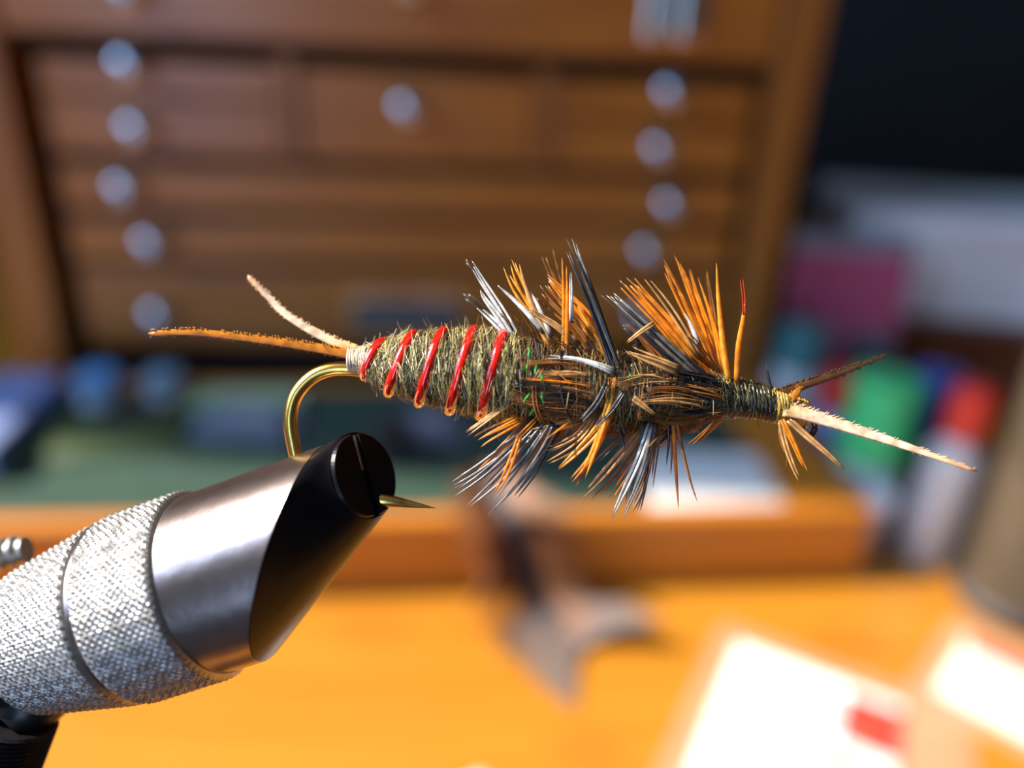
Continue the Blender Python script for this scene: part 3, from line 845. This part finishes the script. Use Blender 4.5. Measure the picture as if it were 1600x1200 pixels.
HB = 'hackle_barb'
TOP = [  # path root -> tip, root width, tip width, material, barbs
    (((812, 538, 25), (790, 495, 25), (760, 447, 22), (735, 405, 20)), 14, 16, 'pale', 3),
    (((808, 540, 30), (782, 498, 30), (760, 470, 28), (747, 449, 27)), 12, 8, 'pale', 2),
    (((806, 540, 28), (783, 515, 30), (762, 494, 30), (746, 478, 30)), 12, 8, 'pale', 2),
    (((800, 530, 5), (770, 470, 0), (745, 430, -6), (722, 404, -10)), 7, 8, 'dark', 2),
    (((790, 520, -10), (755, 480, -20), (720, 455, -30)), 8, 14, 'dark', 3),
    (((865, 552, 30), (842, 500, 32), (808, 455, 30), (787, 414, 28)), 13, 6, 'gold', 2),
    (((868, 552, 30), (848, 500, 32), (815, 448, 30), (795, 400, 28)), 18, 8, 'gold', 3),
    (((866, 540, 34), (838, 490, 36), (822, 450, 36), (812, 412, 34)), 9, 5, 'tan', 1),
    (((850, 520, 36), (825, 490, 38), (800, 465, 38), (777, 444, 36)), 9, 5, 'pale', 1),
    (((862, 526, 38), (842, 480, 38), (826, 450, 36)), 8, 4, 'pale', 1),
    (((905, 540, 40), (870, 510, 42), (846, 494, 40), (826, 480, 38)), 12, 8, 'tan', 3),
    (((880, 552, 40), (881, 500, 42), (880, 450, 42), (877, 402, 40)), 7, 4, 'orange', 1),
    (((886, 552, 42), (886, 500, 44), (886, 460, 44), (884, 415, 42)), 7, 4, 'orange', 1),
    (((893, 505, 46), (894, 465, 46), (893, 418, 44)), 7, 5, 'pale', 2),
    (((895, 540, 5), (880, 470, 0), (862, 430, -5), (846, 394, -10)), 8, 12, 'brown', 3),
    (((896, 520, -10), (882, 460, -15), (863, 388, -20)), 4, 4, 'brown', 1),
    (((946, 566, 20), (915, 505, 18), (880, 465, 14), (850, 432, 10)), 34, 26, 'orange', 6),
    (((938, 560, 25), (900, 510, 22), (865, 478, 18), (838, 450, 15)), 24, 18, 'brown', 4),
    (((950, 570, 26), (930, 525, 26), (912, 492, 24), (898, 470, 22)), 18, 8, 'gold', 3),
    (((972, 600, 50), (945, 528, 52), (920, 455, 50), (893, 366, 46)), 20, 10, 'grey', 3),
    (((968, 596, 52), (943, 530, 54), (912, 448, 52), (881, 374, 48)), 18, 9, 'dark', 3),
    (((958, 550, 40), (940, 490, 40), (922, 440, 38), (912, 420, 36)), 8, 6, 'dark', 2),
    (((1150, 625, 30), (1095, 590, 40), (1020, 525, 44), (930, 446, 40)), 28, 16, 'dark', 6),
    (((1120, 605, 34), (1060, 556, 44), (1000, 500, 46), (950, 455, 42)), 20, 10, 'grey', 3),
    (((1085, 560, 10), (1040, 510, 8), (1000, 470, 4), (967, 435, 0)), 30, 16, 'orange', 6),
    (((1095, 565, 14), (1050, 510, 12), (1012, 468, 8), (985, 438, 5)), 22, 14, 'orange', 4),
    (((1095, 560, 20), (1062, 505, 20), (1032, 462, 18), (1003, 426, 15)), 9, 6, 'tan', 2),
    (((1110, 570, 5), (1085, 510, 0), (1060, 460, -5), (1033, 405, -10)), 20, 10, 'orange', 4),
    (((1118, 575, 20), (1095, 520, 20), (1075, 480, 18), (1052, 440, 15)), 10, 7, 'orange', 2),
    (((1120, 580, 5), (1100, 510, 0), (1076, 450, -5), (1053, 398, -10)), 16, 9, 'orange', 3),
    (((1092, 540, 24), (1082, 512, 24), (1070, 488, 22)), 8, 4, 'pale', 1),
    (((1128, 590, 10), (1110, 520, 5), (1092, 470, 0), (1071, 412, -5)), 16, 8, 'orange', 3),
    (((1130, 585, 16), (1118, 530, 14), (1104, 480, 10), (1090, 432, 6)), 10, 5, 'orange', 2),
    (((1132, 590, 0), (1122, 520, -6), (1112, 460, -10), (1101, 414, -14)), 8, 5, 'brown', 2),
    (((1140, 606, 24), (1130, 540, 26), (1123, 470, 26), (1120, 410, 26)), 10, 4, 'gold', 1),
    (((1151, 603, 26), (1153, 545, 28), (1160, 500, 28), (1163, 470, 28)), 9, 7, 'orange', 1),
    (((1163, 492, 28), (1163, 466, 29), (1158, 432, 27)), 6, 5, 'redtip', 2),
    (((1205, 608, 18), (1201, 590, 18), (1197, 568, 18)), 5, 2, 'dark', 1),
]
LOW = [
    (((805, 622, 50), (780, 640, 52), (750, 662, 52), (719, 684, 50)), 12, 11, 'tan', 3),
    (((812, 655, 50), (785, 668, 52), (760, 680, 50), (742, 690, 48)), 16, 18, 'orange', 4),
    (((838, 655, 40), (790, 700, 42), (745, 735, 40), (697, 764, 38)), 20, 14, 'grey', 4),
    (((828, 652, 30), (780, 705, 32), (740, 740, 30)), 14, 14, 'orange', 4),
    (((845, 660, 46), (800, 705, 48), (755, 745, 46), (704, 776, 44)), 14, 10, 'grey', 3),
    (((852, 664, 50), (815, 710, 52), (775, 752, 50), (728, 792, 48)), 12, 7, 'grey', 2),
    (((868, 662, 52), (845, 700, 54), (805, 755, 52), (756, 808, 50)), 18, 12, 'grey', 4),
    (((872, 668, 30), (845, 720, 28), (820, 755, 24), (800, 782, 20)), 12, 8, 'dark', 3),
    (((822, 680, 40), (798, 722, 40), (760, 770, 38)), 10, 18, 'brown', 4),
    (((812, 682, 56), (798, 720, 58), (785, 752, 57), (769, 782, 56)), 9, 7, 'orange', 2),
    (((905, 655, 46), (880, 664, 48), (850, 672, 48), (820, 680, 46)), 16, 12, 'tan', 3),
    (((935, 640, 48), (910, 680, 50), (880, 702, 50), (846, 718, 48)), 18, 24, 'tan', 5),
    (((958, 625, 54), (935, 670, 56), (900, 708, 55), (864, 740, 52)), 16, 11, 'gold', 3),
    (((956, 640, 56), (935, 690, 58), (915, 722, 57), (890, 752, 55)), 12, 9, 'orange', 2),
    (((957, 590, 60), (950, 640, 64), (932, 695, 64), (907, 752, 60)), 15, 10, 'gold', 2),
    (((990, 668, 30), (950, 700, 30), (915, 735, 26), (893, 765, 22)), 10, 8, 'brown', 2),
    (((1005, 670, 34), (970, 710, 34), (935, 750, 30), (905, 782, 26)), 12, 9, 'tan', 2),
    (((1010, 680, 38), (980, 720, 38), (950, 755, 34), (920, 785, 30)), 12, 8, 'brown', 3),
    (((1015, 680, 36), (992, 720, 36), (970, 755, 32), (948, 788, 28)), 8, 6, 'orange', 2),
    (((1018, 660, 46), (1000, 715, 48), (978, 765, 46), (953, 818, 44)), 10, 7, 'pale', 2),
    (((1022, 660, 48), (1010, 715, 50), (992, 765, 48), (968, 820, 46)), 9, 7, 'grey', 2),
    (((1012, 655, 42), (1000, 710, 42), (985, 750, 40), (975, 790, 38)), 16, 16, 'dark', 5),
    (((1024, 665, 44), (1014, 720, 44), (1003, 765, 40), (985, 806, 36)), 8, 8, 'brown', 2),
    (((1022, 665, 40), (1014, 720, 40), (1005, 770, 36), (994, 808, 32)), 8, 6, 'dark', 2),
    (((1030, 662, 36), (1026, 700, 36), (1017, 765, 32)), 8, 5, 'brown', 2),
    (((1044, 655, 30), (1045, 690, 30), (1042, 728, 28)), 5, 3, 'dark', 1),
    (((1052, 655, 32), (1054, 700, 32), (1057, 750, 30), (1060, 795, 28)), 7, 4, 'orange', 1),
    (((1058, 660, 36), (1067, 705, 36), (1078, 750, 34), (1089, 784, 32)), 5, 3, 'brown', 1),
    (((1048, 655, 20), (1050, 700, 18), (1048, 742, 16)), 4, 3, 'brown', 1),
    (((1086, 655, 20), (1092, 675, 20), (1097, 692, 20)), 4, 2, 'brown', 1),
    (((966, 660, 40), (972, 685, 42), (977, 702, 42)), 5, 3, 'dark', 1),
    # short barbs lying over the thorax
    (((850, 570, 66), (835, 600, 70), (838, 640, 68), (850, 668, 60)), 8, 5, 'brown', 2),
    (((878, 548, 60), (876, 600, 70), (884, 640, 68), (898, 668, 58)), 8, 6, 'dark', 2),
    (((990, 622, 64), (1006, 634, 66), (1026, 650, 66)), 11, 8, 'tan', 2),
    (((975, 610, 66), (955, 640, 66), (925, 672, 60)), 10, 8, 'dark', 3),
    (((948, 600, 66), (930, 630, 68), (900, 662, 62)), 10, 8, 'grey', 3),
    (((962, 582, 64), (932, 570, 66), (895, 560, 66), (852, 556, 62)), 14, 8, 'pale', 3),
    (((1062, 580, 56), (1028, 566, 60), (1000, 556, 60), (978, 548, 58)), 18, 14, 'tan', 4),
    (((1000, 540, 40), (990, 525, 42), (972, 508, 40)), 8, 6, 'dark', 2),
    (((1022, 505, 52), (1000, 520, 54), (974, 540, 52)), 9, 8, 'tan', 2),
]
for path, w0, w1, m, n in TOP + LOW:
    barbs(HB, path, w0, w1, m, n)
# barbs turned towards and away from the lens, between the long ones
for k in range(64):
    x = rnd.uniform(815, 1140)
    cy, r = body_at(x)
    a = rnd.choice((rnd.uniform(-.9, .9), rnd.uniform(2.3, 4.0), rnd.uniform(3.6, 5.6)))
    L_ = rnd.uniform(45, 105)
    d = Vector((-rnd.uniform(.35, 1.0), -math.cos(a), math.sin(a) * .8)).normalized()
    r0 = Vector((x, cy - r * .8 * math.cos(a), r * .8 * math.sin(a)))
    pth = [r0 + d * L_ * t + Vector((-8 * t * t, 0, 0)) for t in (0, .35, .7, 1)]
    barbs(HB, [tuple(q) for q in pth], 6, 6, rnd.choice(('orange', 'orange', 'brown', 'brown', 'dark', 'grey')), 2)
# flat barb bundles laid along the sides of the thorax
for path, w, m in [
    (((812, 598), (870, 600), (938, 613)), 16, 'orange'), (((800, 622), (860, 629), (935, 632)), 18, 'brown'), (((845, 589), (895, 584), (930, 592)), 12, 'tan'),
    (((838, 612), (890, 612), (936, 622)), 14, 'orange'), (((820, 640), (880, 648), (940, 650)), 16, 'brown'),
    (((970, 600), (1018, 592), (1064, 598)), 22, 'tan'), (((985, 626), (1045, 622), (1104, 630)), 17, 'tan'), (((992, 646), (1060, 652), (1126, 640)), 22, 'brown'),
    (((1010, 610), (1060, 608), (1110, 618)), 16, 'dark'), (((955, 660), (1010, 674), (1075, 667), (1130, 642)), 14, 'brown'), (((1040, 585), (1090, 596), (1145, 614)), 24, 'dark'),
    (((900, 665), (950, 676), (1000, 672)), 18, 'brown'), (((1060, 600), (1105, 612), (1150, 622)), 22, 'dark'), (((820, 575), (870, 570), (920, 578)), 14, 'brown'), (((1050, 640), (1100, 638), (1150, 630)), 20, 'dark')]:
    q = []
    for (x, y) in path:
        cy, r = body_at(x)
        v = max(-.97, min(.97, (y - cy) / r)); q.append((x, y, r * math.sqrt(1 - v * v) * 1.02 + 6))
    barbs('side_barb', q, w, w * .8, m, 9, jitter=2.2, tipw=.4, flat=.5, dzspread=3, taper=.35)
    for rep_ in range(2):
        dy = rnd.uniform(-7, 7); dx = rnd.uniform(-10, 10)
        q2 = [(a + dx, b + dy + rnd.uniform(-3, 3), c + rnd.uniform(0, 4)) for a, b, c in q]
        barbs('side_barb', q2, w * .5, w * .6, rnd.choice(('brown', 'brown', 'dark', m)), 4, jitter=2.5, tipw=.4, flat=.5, dzspread=3, taper=.35)
# green flash strands
for (x, y, a, ln) in ((826, 552, 88, 16), (837, 577, 80, 14), (847, 592, -70, 18), (823, 621, 55, 18), (847, 622, -75, 20), (833, 640, 60, 20), (828, 652, 62, 22), (858, 650, -50, 16), (984, 588, 80, 8), (823, 575, 85, 10)):
    cy, r = body_at(x); v = max(-.97, min(.97, (y - cy) / r)); z = r * math.sqrt(1 - v * v) + 12
    c, s = math.cos(math.radians(a)) * ln / 2, math.sin(math.radians(a)) * ln / 2
    bm = bmesh.new()
    add_tube(bm, [P(x - c, y + s, z), P(x, y, z + 2), P(x + c, y - s, z)], [.8 * U, 1.7 * U, .6 * U], 4, .3, Vector((.2, .35, 1)).normalized(), smooth=False)
    link('flash_strand', bm, 'flash', fly)

# biots: two tails, two antennae, with the short fringe of the feather edge
def biot(name, path, w0, w1, m, fringe=60, seg=24, flen=3.0, flat=.28):
    bm = bmesh.new()
    cen = [P(*q) for q in catmull([q if len(q) == 3 else (*q, 0) for q in path], seg)]
    rr = [(w0 + (w1 - w0) * (k / seg)) * U / 2 * (1 if k < seg else .4) for k in range(seg + 1)]
    add_tube(bm, cen, rr, 10, flat, Vector((0, .35, 1)).normalized())
    al_ = [k / seg for k in range(seg + 1) for _s in range(10)]
    for _ in range(fringe):
        t = rnd.uniform(.05, .98) * seg; i = min(seg - 1, int(t)); p = cen[i].lerp(cen[i + 1], t - i)
        tg = (cen[i + 1] - cen[i]).normalized(); pr = Vector((-tg.y, tg.x, 0)) * rnd.choice((-1, 1))
        e = rr[i]
        p0 = p + pr * e * .7
        add_tube(bm, [p0, p0 + pr * (e * .3 + flen * U * rnd.uniform(.4, 1)) + tg * flen * U * rnd.uniform(.5, 2.0)], [.9 * U, .3 * U], 4)
        al_ += [t / seg] * 8
    o = link(name, bm, m, fly)
    at = o.data.attributes.new('along', 'FLOAT', 'POINT'); at.data.foreach_set('value', al_)
    return o
biot('tail', [(562, 556, 8), (480, 541, 14), (390, 528, 22), (300, 519, 30), (232, 521, 36)], 17, 9, 'biot', 110)
biot('tail', [(560, 548, 0), (510, 528, -8), (450, 493, -20), (412, 456, -30), (387, 430, -36)], 18, 7, 'biotpale', 60)
biot('antenna', [(1225, 637, 22), (1265, 648, 30), (1350, 675, 44), (1430, 702, 62), (1528, 737, 86)], 30, 5, 'biotpale', 90)
biot('antenna', [(1205, 622, 16), (1250, 603, 10), (1310, 583, 0), (1350, 568, -8), (1384, 556, -16)], 20, 3, 'biotdark', 90)
biot('antenna_stub', [(1236, 622, 24), (1246, 612, 24), (1250, 603, 22)], 14, 6, 'biot', 10, 8)
for pth, w, m in (([(1219, 655, 20), (1226, 690, 26), (1240, 730, 30), (1256, 762, 32)], 9, 'tan'), ([(1222, 655, 24), (1238, 690, 30), (1250, 718, 32), (1262, 742, 34)], 10, 'orange'), ([(1232, 655, 26), (1262, 685, 34), (1290, 710, 38), (1319, 736, 40)], 12, 'tan'), ([(1220, 652, 14), (1222, 685, 16), (1232, 715, 18)], 8, 'brown'), ([(1216, 655, 10), (1230, 700, 8), (1228, 745, 6)], 5, 'brown')):
    barbs('beard_barb', pth, w, w * .7, m, 2)
# stray fuzz below the tail
fuzz('stray_fuzz', 574, 640, 160, (('dub1', 3), ('dub3', 2)), 1.05, 1.25, (.3, .9), 14, (.4, .9), .5, 9)
